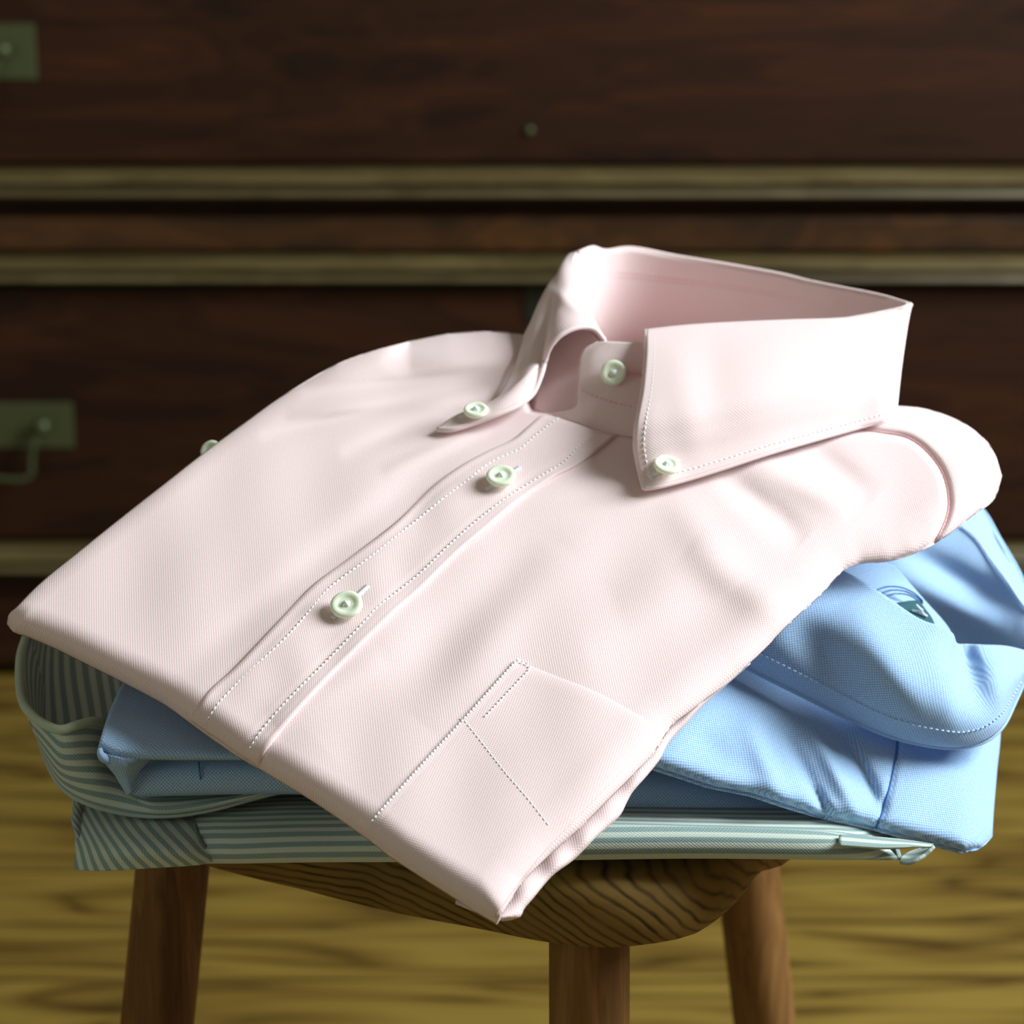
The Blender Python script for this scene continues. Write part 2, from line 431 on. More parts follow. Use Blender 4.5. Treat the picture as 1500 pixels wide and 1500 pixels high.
for s, dz, _ in prof:
    for p in O: V.append(cen + (p - cen) * max(s, .001) + np.array([0, 0, SZ + dz]))
n = len(O); f = [(j*n+i, (j+1)*n+i, (j+1)*n+(i+1) % n, j*n+(i+1) % n) for j in range(len(prof)-1) for i in range(n)]
mesh_obj('seat', V, f, M_seat, stool)
for top, bot in (((.0275, .786), (.031, .762)), ((-.1305, .876), (-.183, .86)), ((.0957, 1.026), (.151, 1.06))):
    P = np.array([(top[0], top[1], SZ - .022), (top[0], top[1], SZ - .03)] + [tuple(np.array(top) + (np.array(bot) - np.array(top)) * k) + ((SZ - .03) * (1 - k),) for k in (.3, .6, .97, .99, 1)])
    V, f = tube(P, np.array([.0142, .0144, .0148, .0148, .014, .0135, .0125]), 32)
    mesh_obj('leg', V, f, M_stool, stool)

# ---------------------------------------------------------------- buttons
def button(parent, x, y, d, n, r=.0056, tilt_up=(0, 0, 1), thread=True, mat=None):
    c = PD(x, y, d); a, b, n = frame_from(n, tilt_up)
    pr = [(0, .0014), (.45, .0014), (.52, .00145), (.6, .0018), (.78, .0020), (.93, .0019), (1, .0014), (1, .0006), (.93, 0), (0, 0)]
    S = 36; V = []
    for q, z in pr:
        for k in range(S):
            t = 2 * math.pi * k / S; V.append(c + max(q, .001) * r * (math.cos(t) * a + math.sin(t) * b) + n * z)
    f = [(j*S+k, j*S+(k+1) % S, (j+1)*S+(k+1) % S, (j+1)*S+k) for j in range(len(pr)-1) for k in range(S)]
    o = mesh_obj('button', V, f, mat or M_button, parent)
    parts = []
    for k in range(4):                 # four dark holes
        t = math.pi / 4 + math.pi / 2 * k; p = c + .2 * r * (math.cos(t) * a + math.sin(t) * b)
        parts.append(tube([p + n * .001, p + n * .00135], .00042, 8))
    V, f = merge(parts); mesh_obj('button_hole', V, f, M_hole, o)
    if thread:
        parts = []
        for sgn in (1, -1):
            p0 = c + .2 * r * (.707 * a + sgn * .707 * b); p1 = c - .2 * r * (.707 * a + sgn * .707 * b)
            parts.append(tube(curve([p0 + n * .0012, (p0 + p1) / 2 + n * .0022, p1 + n * .0012], 8), .0006, 6))
        parts.append(tube([c - n * .002, c + n * .0004], .0009, 8))
        V, f = merge(parts); mesh_obj('thread', V, f, M_thread_w, o)
    return o
M_hole = plain('hole_shade', srgb(150, 150, 110), .9)
def bartack(parent, P0, P1, mat, wd=.0009):
    """the stitched buttonhole: a row of short cross threads along a line"""
    P0, P1 = np.array(P0), np.array(P1); t = P1 - P0; L = np.linalg.norm(t); t /= L
    side = np.cross(t, NPINK); parts = []
    k = 0
    while k * .00033 < L:
        c = P0 + t * k * .00033
        parts.append(tube([c - side * wd, c + NPINK * .0003, c + side * wd], .00022, 5)); k += 1
    V, f = merge(parts); return mesh_obj('buttonhole', V, f, mat, parent)

# ---------------------------------------------------------------- pink shirt
pink = thing('folded_shirt', (0.0, 0.84, 0.50), 'pale pink button-down shirt folded on top of the stack, tilted toward the viewer', 'shirt')
NC = np.array([0.0, -.67, .74]); NC /= np.linalg.norm(NC)
# camera axes: forward = (0,CP,-SP), up = (0,SP,CP)
NPINK = NC[1] * np.array([0, CP, -SP]) + NC[2] * np.array([0, SP, CP])
C_PLANE = .597
def dplane(x, y, h=0.0):
    return (C_PLANE - h) / (-NC[1] - NC[2] * (750 - np.asarray(y, float)) / F)
S_bot = [(10, 914), (20, 926), (40, 933), (80, 950), (120, 970), (176, 998), (240, 1032), (276, 1058), (344, 1106), (392, 1134), (464, 1178), (536, 1228), (572, 1256), (640, 1300), (700, 1338), (728, 1354)]
S_right = [(728, 1354), (748, 1320), (767, 1291), (807, 1251), (847, 1216), (887, 1176), (927, 1136), (959, 1101), (985, 1062), (1020, 1036), (1096, 974), (1156, 914), (1200, 874), (1236, 836), (1262, 826), (1300, 823), (1340, 811), (1380, 790), (1430, 752), (1456, 732), (1468, 697)]
S_top = [(600, 500), (655, 489), (713, 485), (767, 490), (900, 520), (1050, 560), (1200, 590), (1300, 594), (1340, 596), (1375, 604), (1412, 620), (1440, 641), (1456, 662), (1468, 697)]
S_left = [(10, 914), (13, 900), (24, 889), (60, 853), (110, 812), (180, 756), (240, 709), (295, 666), (360, 618), (420, 576), (490, 535), (540, 516), (600, 500)]
def hbody(x, y):
    x = np.asarray(x, float); y = np.asarray(y, float)
    e = [(.0135, 50, S_bot), (.007, 60, S_right), (.0022, 24, S_left), (.012, 60, S_top)]
    q = sum((T * (1 - rnd(seg_dist(x, y, s) / R))) ** 2 for T, R, s in e)
    h = -np.sqrt(q)
    r = 0
    # folds radiating from the collar on the left
    r = r + ridge(x, y, 380, 640, 720, 560, 11, -.0016) + ridge(x, y, 440, 575, 730, 545, 10, -.0016)
    r = r + ridge(x, y, 420, 608, 720, 578, 12, .0014) + ridge(x, y, 500, 665, 680, 600, 13, -.0013)
    r = r + ridge(x, y, 560, 690, 720, 625, 10, .0012) + ridge(x, y, 600, 530, 790, 520, 16, .002)
    # broad drape lines beside the placket
    r = r + ridge(x, y, 250, 1000, 720, 620, 26, -.0014) + ridge(x, y, 480, 1100, 900, 700, 40, -.0013)
    r = r + ridge(x, y, 620, 1060, 820, 800, 34, .0013) + ridge(x, y, 400, 1060, 560, 960, 22, .001)
    # under the right collar leaf
    r = r + ridge(x, y, 1050, 690, 1180, 790, 20, -.002) + ridge(x, y, 1090, 670, 1250, 750, 22, .0016)
    r = r + ridge(x, y, 1180, 650, 1280, 730, 20, -.0012) + ridge(x, y, 980, 720, 1080, 860, 32, .0014)
    r = r + ridge(x, y, 900, 880, 1150, 760, 40, .0012) + ridge(x, y, 860, 960, 1180, 850, 34, -.001)
    r = r + ridge(x, y, 1010, 800, 1200, 940, 30, .0014)
    r = r + ripple(x, y, 4, 230, .0005)
    # the shoulder past the sleeve seam lies a little lower, with the seam as a groove
    r = r - .0016 * np.exp(-(seg_dist(x, y, SEAM) / 5) ** 2)
    # the neck opening drops away inside the collar band
    s = inside_dist(x, y)
    r = r - .03 * np.clip((s + 2) / 14, 0, 1)
    return h + r
NECK = [(778, 604), (800, 606), (835, 617), (870, 628), (905, 637), (940, 643), (1000, 650), (1080, 640), (1180, 625), (1262, 602), (1275, 585), (1200, 545), (1080, 520), (960, 515), (870, 500), (805, 500), (775, 540), (766, 580)]
def inside_dist(x, y):
    x = np.asarray(x, float); y = np.asarray(y, float)
    ins = np.zeros(np.shape(x), bool); P = NECK + NECK[:1]
    for (x0, y0), (x1, y1) in zip(P[:-1], P[1:]):
        c = ((y0 > y) != (y1 > y)); ins ^= c & (x < (x1 - x0) * (y - y0) / ((y1 - y0) if y1 != y0 else 1e-9) + x0)
    d = seg_dist(x, y, P)
    return np.where(ins, d, -d)
SEAM = [tuple(p[:2]) for p in curve([(1254, 628, 0), (1290, 633, 0), (1330, 641, 0), (1360, 663, 0), (1382, 695, 0), (1390, 735, 0), (1384, 765, 0), (1368, 796, 0)], 30)]
def body_pt(x, y, lift=0.0):
    return PD(x, y, dplane(x, y, hbody(x, y) + lift))
NU, NV = 230, 200
def dens(n, k=.55):              # denser samples near both ends
    t = np.linspace(0, 1, n + 1); return t - k * np.sin(2 * math.pi * t) / (2 * math.pi)
XY = coons([(*p, 0) for p in S_bot], [(*p, 0) for p in S_right], [(*p, 0) for p in S_top], [(*p, 0) for p in S_left], NU, NV)
def rewarp(G):
    a = dens(G.shape[1] - 1); b = dens(G.shape[0] - 1)
    s = np.linspace(0, 1, G.shape[1]); t = np.linspace(0, 1, G.shape[0])
    H = np.stack([np.stack([np.interp(a, s, G[j, :, c]) for c in range(G.shape[2])], -1) for j in range(G.shape[0])], 0)
    return np.stack([np.stack([np.interp(b, t, H[:, i, c]) for c in range(G.shape[2])], -1) for i in range(G.shape[1])], 1)
XY = rewarp(XY)
X, Y = XY[..., 0], XY[..., 1]
Gt = body_pt(X, Y)
edge = np.minimum.reduce([seg_dist(X, Y, s) for s in (S_bot, S_right, S_left, S_top)])
Gb = Gt - NPINK * (.007 * np.sin(np.clip(edge / 90, 0, 1) * math.pi / 2))[..., None]
# plane axes of the cloth: along the hem and along the placket
UA = PD(728, 1350, dplane(728, 1350)) - PD(40, 930, dplane(40, 930)); UA /= np.linalg.norm(UA)
VA = np.cross(NPINK, UA)
def puv(G): return np.stack([G @ UA, G @ VA], -1).reshape(-1, 2)
uvp = puv(Gt)
seamx = np.array(SEAM)
def in_sleeve(x, y):
    if y < 560 or x < 1250: return False
    d = np.hypot(seamx[:, 0] - x, seamx[:, 1] - y); i = int(np.argmin(d)); i = min(max(i, 1), len(seamx) - 2)
    t = seamx[i + 1] - seamx[i - 1]; v = np.array([x, y]) - seamx[i]
    return t[0] * v[1] - t[1] * v[0] < 0
xf, yf_ = X.ravel(), Y.ravel()
SL = np.array([in_sleeve(a, b) for a, b in zip(xf, yf_)])
body = closed_sheet('shirt_front', Gt, Gb, M_pink, pink, pick=lambda k: not SL[k], uv=uvp)
sleeve = closed_sheet('sleeve', Gt, Gb, M_pink, pink, pick=lambda k: SL[k], uv=uvp)
sp = body_pt(seamx[:, 0], seamx[:, 1], .0004)
V, f = tube(sp, .00026, 6); mesh_obj('shoulder_seam', V, f, M_thread_p, pink)

# lower fold of the side, seen under the right edge
lo = [(745, 1346), (762, 1343), (768, 1331), (780, 1317), (809, 1283), (841, 1259), (873, 1227), (907, 1196), (918, 1176), (927, 1160), (948, 1136), (967, 1112), (980, 1088), (1007, 1059), (1030, 1034), (1100, 972)]
hi = [(722, 1340), (742, 1325), (756, 1298), (775, 1275), (800, 1250), (840, 1215), (880, 1175), (905, 1150), (920, 1128), (950, 1098), (975, 1062), (1010, 1036), (1090, 970)]
nA = 90
A = curve([(*p, 0) for p in lo], nA); B = curve([(*p, 0) for p in hi], nA)
rows = []
for k, t in enumerate(np.linspace(0, 1, 11)):
    xx = A[:, 0] * (1 - t) + B[:, 0] * t; yy = A[:, 1] * (1 - t) + B[:, 1] * t
    hh = -.017 + .005 * rnd(np.full(nA, t * 1.3)) + ripple(xx, yy, 8, 60, .0005) - .002 * t
    rows.append(PD(xx, yy, dplane(xx, yy, hh)))
for dz in (.004, .012, .02): rows.insert(0, rows[0 if dz == .004 else 0] - NPINK * .003 - UA * dz * .6)
G = np.array(rows)
mesh_obj('side_fold', G.reshape(-1, 3), grid_faces(G.shape[0], nA), M_pink, pink, puv(G), solid=.0012)

# placket
pl_L = [(277, 1055), (281, 1046), (304, 1010), (344, 974), (400, 914), (455, 857), (520, 808), (576, 766), (627, 715), (672, 682), (714, 659), (749, 643), (773, 623), (800, 598), (818, 584)]
pl_R = [(383, 1128), (385, 1114), (400, 1090), (440, 1042), (496, 982), (560, 919), (588, 892), (620, 864), (676, 808), (718, 773), (760, 737), (813, 700), (853, 679), (909, 636), (930, 622)]
nP, nQ = 200, 26
A = curve([(*p, 0) for p in pl_L], nP); B = curve([(*p, 0) for p in pl_R], nP)
T = np.linspace(0, 1, nQ)
xx = A[None, :, 0] * (1 - T[:, None]) + B[None, :, 0] * T[:, None]
yy = A[None, :, 1] * (1 - T[:, None]) + B[None, :, 1] * T[:, None]
lift = .0011 * np.minimum(rnd(T * 22), 1)[:, None] * np.minimum(rnd((1 - T) * 24), 1)[:, None] + .0003 * np.exp(-((T - .97) / .02) ** 2)[:, None] - .00025 * np.exp(-((T - .13) / .03) ** 2)[:, None] - .0003 * np.exp(-((T - .78) / .03) ** 2)[:, None] - .0006 * ((T == 0) | (T == 1))[:, None]
lift = lift + ripple(xx, yy, 12, 120, .0002)
G = body_pt(xx, yy, lift)
sheet('placket', G, M_pink, pink, solid=.0004, flip=True)
def stitch(name, pts, n, fn, mat, length=.0013, gap=.0007, r=.00026, parent=None):
    c = curve([(*p, 0) for p in pts], n)
    V, f = dashes(fn(c[:, 0], c[:, 1]), length, gap, r)
    o = mesh_obj(name, V, f, mat, parent or pink); o['label'] = 'white stitching' if mat is M_thread_w else 'stitching'
    return o
pst = lambda x, y: body_pt(x, y, .00115)
stitch('stitching', [(300, 1060), (320, 1030), (360, 988), (416, 936), (452, 896), (483, 860), (543, 815), (602, 768), (648, 731), (686, 702), (707, 685), (728, 672), (763, 656), (787, 635), (819, 611)], 400, pst, M_thread_w)
stitch('stitching', [(364, 1098), (384, 1068), (424, 1022), (480, 966), (532, 912), (555, 887), (613, 841), (660, 796), (702, 759), (749, 724), (787, 700), (827, 675), (853, 649), (883, 632)], 400, pst, M_thread_w)

# pocket
pk = coons([(526, 1219, 0), (572, 1252, 0), (640, 1296, 0), (724, 1347, 0)], [(724, 1347, 0), (748, 1312, 0), (800, 1246, 0), (900, 1142, 0), (950, 1085, 0), (968, 1062, 0)],
           [(757, 961, 0), (775, 971, 0), (820, 989, 0), (880, 1013, 0), (968, 1062, 0)], [(526, 1219, 0), (540, 1206, 0), (575, 1163, 0), (627, 1105, 0), (676, 1052, 0), (720, 1002, 0), (757, 961, 0)], 70, 80)
tu = np.linspace(0, 1, 71)[None, :]; tv = np.linspace(0, 1, 81)[:, None]
lf = .0009 * np.minimum(1, rnd(tu * 14)) * np.minimum(1, rnd((1 - tv) * 16)) * np.minimum(1, rnd(tv * 8)) - .0004 * (tv > .02)
lf = lf + .0004 * np.exp(-((tu - .02) / .012) ** 2)
G = body_pt(pk[..., 0], pk[..., 1], lf)
sheet('pocket', G, M_pink, pink, solid=.0004, rot=.5)
kst = lambda x, y: body_pt(x, y, .00075)
stitch('stitching', [(543, 1204), (578, 1164), (630, 1106), (678, 1054), (722, 1005), (756, 967)], 250, kst, M_thread_w, .0011, .0005, .00036)
stitch('stitching', [(756, 966), (776, 976), (760, 996), (735, 1023), (706, 1054)], 120, kst, M_thread_w, .0011, .0006, .00026)
stitch('stitching', [(676, 1050), (700, 1080), (740, 1131), (775, 1172), (806, 1212)], 150, lambda x, y: body_pt(x, y, .0006), M_thread_w, .0011, .0008, .00018)

# --- collar: fold line, inner wall, outer leaf ------------------------------------
def D(x, y, h=.003): return float(dplane(x, y, float(hbody(x, y)) + h))
fold_L = [(885, 498, .944), (872, 476, .955), (858, 450, .968), (848, 410, .985), (840, 385, .995), (846, 371, 1.002)]
fold_back = [(846, 371, 1.002), (868, 363, 1.01), (886, 368, 1.014), (925, 364, 1.018), (990, 376, 1.018), (1080, 391, 1.012), (1150, 404, 1.004), (1185, 413, .998), (1240, 424, .985), (1290, 434, .972), (1334, 447, .953)]
fold_R = [(1334, 447, .953), (1292, 459, .948), (1232, 467, .944), (1150, 470, .942), (1060, 474, .940), (1000, 478, .938), (946, 484, .936)]
front_L = [(885, 498, .944), (869, 481, .940), (845, 480, .936), (821, 491, .934), (805, 509, .935), (798, 530, .938), (791, 554, .935), (780, 577, .931), (758, 594, D(758, 594, .006)), (728, 607, D(728, 607, .006)), (693, 620, D(693, 620, .004)), (662, 629, D(662, 629, .003)), (641, 629, D(641, 629, .002))]
low_L = [(641, 629, D(641, 629, .002)), (665, 612, D(665, 612, .003)), (700, 597, D(700, 597, .003)), (728, 585, D(728, 585, .004)), (746, 558, D(746, 558, .004)), (760, 525, D(760, 525, .004)), (770, 490, .968)]
side_L = [(846, 371, 1.002), (832, 376, 1.004), (821, 398, .998), (806, 416, .99), (790, 446, .98), (779, 472, .974), (770, 490, .968)]
GL = coons(low_L[::-1], front_L[::-1], fold_L[::-1], side_L[::-1], 60, 60)
# GL: bottom row = lower edge from back to tip; top row = fold line from back to front
fx, fy, fd = GL[..., 0], GL[..., 1], GL[..., 2]
tt = np.linspace(0, 1, 61)
fd = fd - .007 * (np.sin(math.pi * tt)[:, None] * np.sin(math.pi * np.clip(tt, 0, 1))[None, :]) - ridge(fx, fy, 800, 420, 868, 470, 9, .003) + ridge(fx, fy, 815, 440, 880, 440, 14, .002)
GLw = PD(fx, fy, fd)
front_R = [(946, 484, .936), (946, 520, .925), (941, 575, .911), (933, 618, .902), (930, 652, .900), (935, 684, .899), (943, 716, D(943, 716, .003))]
low_R = [(943, 716, D(943, 716, .003)), (966, 713, D(966, 713, .004)), (1012, 701, D(1012, 701, .004)), (1072, 682, D(1072, 682, .004)), (1140, 660, D(1140, 660, .004)), (1252, 628, D(1252, 628, .004)), (1296, 615, D(1296, 615, .004)), (1312, 600, .932)]
side_R = [(1334, 447, .953), (1328, 475, .948), (1321, 520, .942), (1316, 560, .936), (1312, 600, .932)]
GR = coons(low_R, side_R[::-1], fold_R[::-1], front_R[::-1], 90, 50)
rx, ry, rd = GR[..., 0], GR[..., 1], GR[..., 2]
sv = np.linspace(0, 1, 51)[:, None]; su = np.linspace(0, 1, 91)[None, :]
rd = rd - .0035 * np.sin(math.pi * sv) * np.sin(math.pi * su) - .001 * np.sin(math.pi * np.clip(sv * 1.0, 0, 1)) - ridge(rx, ry, 990, 500, 1020, 690, 26, .0008) + ridge(rx, ry, 1040, 480, 1060, 640, 30, .0006)
GRw = PD(rx, ry, rd)
low_B = [(770, 490, .968), (800, 492, 1.01), (900, 480, 1.045), (1050, 485, 1.055), (1200, 510, 1.03), (1290, 560, .97), (1312, 600, .932)]
GB = coons(low_B, side_R[::-1], fold_back, side_L[::-1], 90, 30)
bd = GB[..., 2] + .006 * np.sin(math.pi * np.linspace(0, 1, 31))[:, None] * np.sin(math.pi * np.linspace(0, 1, 91))[None, :]
GBw = PD(GB[..., 0], GB[..., 1], bd)
def join_sheets(name, Gs, mat, parent, solid, rots):
    V, Fs, U, o = [], [], [], 0
    for G, r in zip(Gs, rots):
        V.append(G.reshape(-1, 3)); U.append(grid_uv(G, r)); Fs += [tuple(k + o for k in q) for q in grid_faces(*G.shape[:2])]; o += G.shape[0] * G.shape[1]
    return mesh_obj(name, np.vstack(V), Fs, mat, parent, np.vstack(U), solid=solid, offset=0)
collar = join_sheets('collar', [GLw, GRw, GBw], M_pink, pink, .0014, (0, 0, 0))
# piped edge of the leaves
def edge_tube(pts, r, mat, name='collar_edge', parent=None, off=0.0):
    c = curve(pts, 80); P = PD(c[:, 0], c[:, 1], c[:, 2] - off)
    V, f = tube(P, r, 8); return mesh_obj(name, V, f, mat, parent or collar)
M_edge = cloth('pink_edge', srgb(250, 222, 224), srgb(228, 170, 176), pitch=.0009)
edge_tube(front_L, .0011, M_pink)
edge_tube(front_R, .0008, M_pink); edge_tube(low_R[:-1], .0008, M_pink)
edge_tube(fold_back, .0010, M_pink, 'collar_roll')
# leaf stitching
def grid_at(G, iv, iu0, iu1, n=200, off=.0009):
    line = G[iv, iu0:iu1] if isinstance(iv, int) else G[iv[0]:iv[1], iu0]
    c = curve(line, n); d = c - CAM; return c - d / np.linalg.norm(d, axis=1, keepdims=True) * off
for P in (grid_at(GRw, 3, 3, 88), grid_at(GRw, (3, 49), 3, 0)):
    V, f = dashes(P, .0013, .0008, .00022); mesh_obj('stitching', V, f, M_thread_w, collar)

# inner wall of the collar: from the fold line down to the neck seam
neck = [(868, 622, .934), (820, 612, .940), (786, 606, .948), (772, 590, .965), (790, 560, 1.0), (860, 530, 1.035), (960, 515, 1.045), (1080, 520, 1.03), (1200, 545, 1.0), (1270, 580, .96), (1240, 618, .932), (1150, 640, .925), (1040, 645, .92), (940, 640, .919), (900, 634, .922)]
wall_top = [(868, 506, .948)] + fold_L + fold_back[1:] + fold_R[1:] + [(940, 500, .928), (900, 500, .936)]
nW = 200
Nk = curve(neck[:13], nW); Wt = curve([(885, 498, .944)] + fold_L[1:] + fold_back[1:] + fold_R[1:], nW)
# match front ends of both loops
rows = []
for t in np.linspace(0, 1, 30):
    p = Nk * (1 - t) + Wt * t; q = PD(p[:, 0], p[:, 1], p[:, 2])
    rows.append(q)
G = np.array(rows)
inner = sheet('collar_inner', G, M_pink, pink, solid=.0012, offset=1)
# lining of the back yoke closing the bottom of the neck opening
ring = G[0]; cc = ring.mean(axis=0) - NPINK * .004
Y2 = np.array([ring * (1 - t) + cc * t for t in np.linspace(0, .999, 10)])
sheet('yoke_lining', Y2, M_pink, pink, solid=.001)
# double seam inside the back collar
for k in (23, 22):
    P = curve(G[k, 28:150], 300); dd = P - CAM; P = P - dd / np.linalg.norm(dd, axis=1, keepdims=True) * .0012
    V, f = dashes(P, .0014, .0005, .0003); mesh_obj('stitching', V, f, M_thread_p, inner)
# left half of the band, in the shade of the leaf
bl = coons([(782, 600, .946), (800, 608, .941), (840, 620, .936), (885, 632, .932)], [(885, 632, .932), (886, 600, .937), (888, 560, .941), (886, 508, .944)],
           [(800, 500, .965), (830, 480, .958), (860, 480, .95), (886, 508, .941)], [(782, 600, .946), (788, 570, .954), (794, 540, .960), (800, 500, .965)], 30, 24)
sheet('collar_band', PD(bl[..., 0], bl[..., 1], bl[..., 2]), M_pink, pink, solid=.001)
# overlapping band end with rounded corner and its button
bb = coons([(800, 606, .9395), (846, 620, .934), (890, 634, .929), (945, 642, .924), (990, 640, .923)], [(990, 640, .923), (992, 590, .933), (992, 540, .940), (992, 503, .944)],
           [(872, 501, .940), (890, 500, .938), (915, 501, .938), (945, 502, .940), (992, 503, .944)], [(800, 606, .9395), (842, 596, .9365), (847, 570, .9365), (849, 535, .938), (854, 513, .9395), (872, 501, .940)], 50, 40)
bpd = bb[..., 2] - .0016
sheet('collar_band', PD(bb[..., 0], bb[..., 1], bpd), M_pink, pink, solid=.001)
ND = np.array([.1, -.95, .25])
button(pink, 898, 546, .9312, ND, .0049)
c = curve([(918, 547, .9335), (930, 549, .9335), (940, 551, .934)], 20); V, f = tube(PD(c[:, 0], c[:, 1], c[:, 2] + .0002), .0007, 8)
mesh_obj('buttonhole', V, f, M_thread_p, pink)
c = curve([(852, 572, .9345), (870, 580, .9335), (900, 590, .932), (945, 600, .931)], 60); V, f = dashes(PD(c[:, 0], c[:, 1], c[:, 2] - .0012), .0013, .0006, .00022)
mesh_obj('stitching', V, f, M_thread_p, pink)
# buttons on the placket and leaf tips
def on_body(x, y, lift): return float(dplane(x, y, float(hbody(x, y)) + lift))
button(pink, 508, 888, on_body(508, 888, .0035), NPINK + np.array([-.08, -.22, .0]), .0056)
button(pink, 734, 700, on_body(734, 700, .0035), NPINK + np.array([-.02, -.02, .0]), .0054)
button(pink, 697, 604, on_body(697, 604, .0062), NPINK + np.array([.0, .10, .05]), .0046)
button(pink, 976, 684, on_body(976, 684, .0085), NPINK + np.array([.12, .05, .0]), .0049)
for (x0, y0, x1, y1) in ((487, 906, 499, 897), (524, 872, 539, 858), (712, 717, 724, 711), (750, 692, 762, 684)):
    a, b = body_pt(x0, y0, .0014), body_pt(x1, y1, .0014); bartack(pink, a, b, M_thread_w)
for (x0, y0, x1, y1, hh) in ((672, 611, 684, 608, .0045), (712, 601, 724, 596, .005), (950, 697, 964, 692, .0065), (988, 676, 1001, 670, .0075)):
    a, b = body_pt(x0, y0, hh), body_pt(x1, y1, hh); bartack(pink, a, b, M_thread_w)
# cuff button peeping over the far edge
button(pink, 311, 662, on_body(322, 668, -.008), np.array([-.25, -.8, .5]), .0042, thread=False)

# ---------------------------------------------------------------- blue shirt
blue = thing('folded_shirt', (0.02, 0.88, 0.469), 'light blue shirt folded in the middle of the stack, open collar pointing right', 'shirt')
def Yrow(pts): return [tuple(PY(x, y, Y)) for x, y, Y in pts]
def back_of(row, Yb, z): return [(p[0], Yb, z) for p in row]
# the folded layers underneath, between the striped shirt and the front panel
r_bot = Yrow([(196, 1168, .774), (330, 1164, .774), (480, 1165, .776), (700, 1180, .790), (900, 1200, .796), (1100, 1212, .798), (1300, 1226, .800)])
r_mid = Yrow([(186, 1140, .770), (330, 1140, .770), (480, 1142, .772), (700, 1156, .784), (900, 1176, .790), (1100, 1190, .792), (1318, 1220, .796)])
r_top = Yrow([(192, 1108, .780), (330, 1102, .780), (480, 1106, .782), (700, 1116, .792), (900, 1130, .798), (1100, 1155, .800), (1300, 1205, .802)])
rows = [r_bot, r_mid, r_top, back_of(r_top, .90, .492), back_of(r_top, .965, .49), back_of(r_bot, .975, .47), back_of(r_bot, .87, .469)]
loft('shirt_body', rows, M_blue, blue, 120, 60, rot=0)
# left end: upper layer folded over
e = coons([(143, 1096, .764), (165, 1107, .761), (215, 1113, .761), (390, 1114, .764), (560, 1118, .772)], [(560, 1118, .772), (600, 1080, .80), (640, 1040, .84), (680, 1000, .88)],
          [(205, 960, .85), (300, 960, .85), (450, 970, .86), (680, 1000, .88)], [(143, 1096, .764), (150, 1072, .772), (163, 1035, .788), (180, 1000, .806), (205, 960, .85)], 80, 60)
ex, ey = e[..., 0], e[..., 1]
eb = [(143, 1096), (165, 1107), (215, 1113), (390, 1114), (560, 1118)]
eY = e[..., 2] + .006 * (1 - rnd(seg_dist(ex, ey, eb) / 16)) - .002
Gt2 = PY(ex, ey, eY)
sheet('folded_hem', Gt2, M_blue, blue, solid=.003)
# small rolled corner beneath the flap
q = coons([(186, 1166, .770), (192, 1160, .771), (198, 1150, .772)], [(198, 1150, .772), (205, 1132, .772), (222, 1112, .774)], [(150, 1104, .763), (185, 1112, .766), (222, 1112, .774)], [(186, 1166, .770), (168, 1136, .766), (154, 1118, .763), (150, 1104, .763)], 24, 30)
s1 = np.sin(math.pi * np.linspace(0, 1, 25))[None, :]
sheet('rolled_corner', PY(q[..., 0], q[..., 1], q[..., 2] - .004 * s1), M_blue, blue, solid=.002, rot=.8)
q = [(146, 1096, .763), (148, 1106, .762), (158, 1114, .763), (170, 1118, .767), (186, 1116, .772)]
c = curve(q, 30); V, f = tube(PY(c[:, 0], c[:, 1], c[:, 2]), np.interp(np.linspace(0, 1, 30), [0, .3, 1], [.0008, .0016, .0005]), 12)
mesh_obj('rolled_corner', V, f, M_blue, blue)
c = curve([(291, 1116, .774), (293, 1135, .7705), (296, 1160, .774)], 40); V, f = tube(PY(c[:, 0], c[:, 1], c[:, 2] - .0008), .0003, 6)
mesh_obj('back_seam', V, f, M_seam_b, blue)

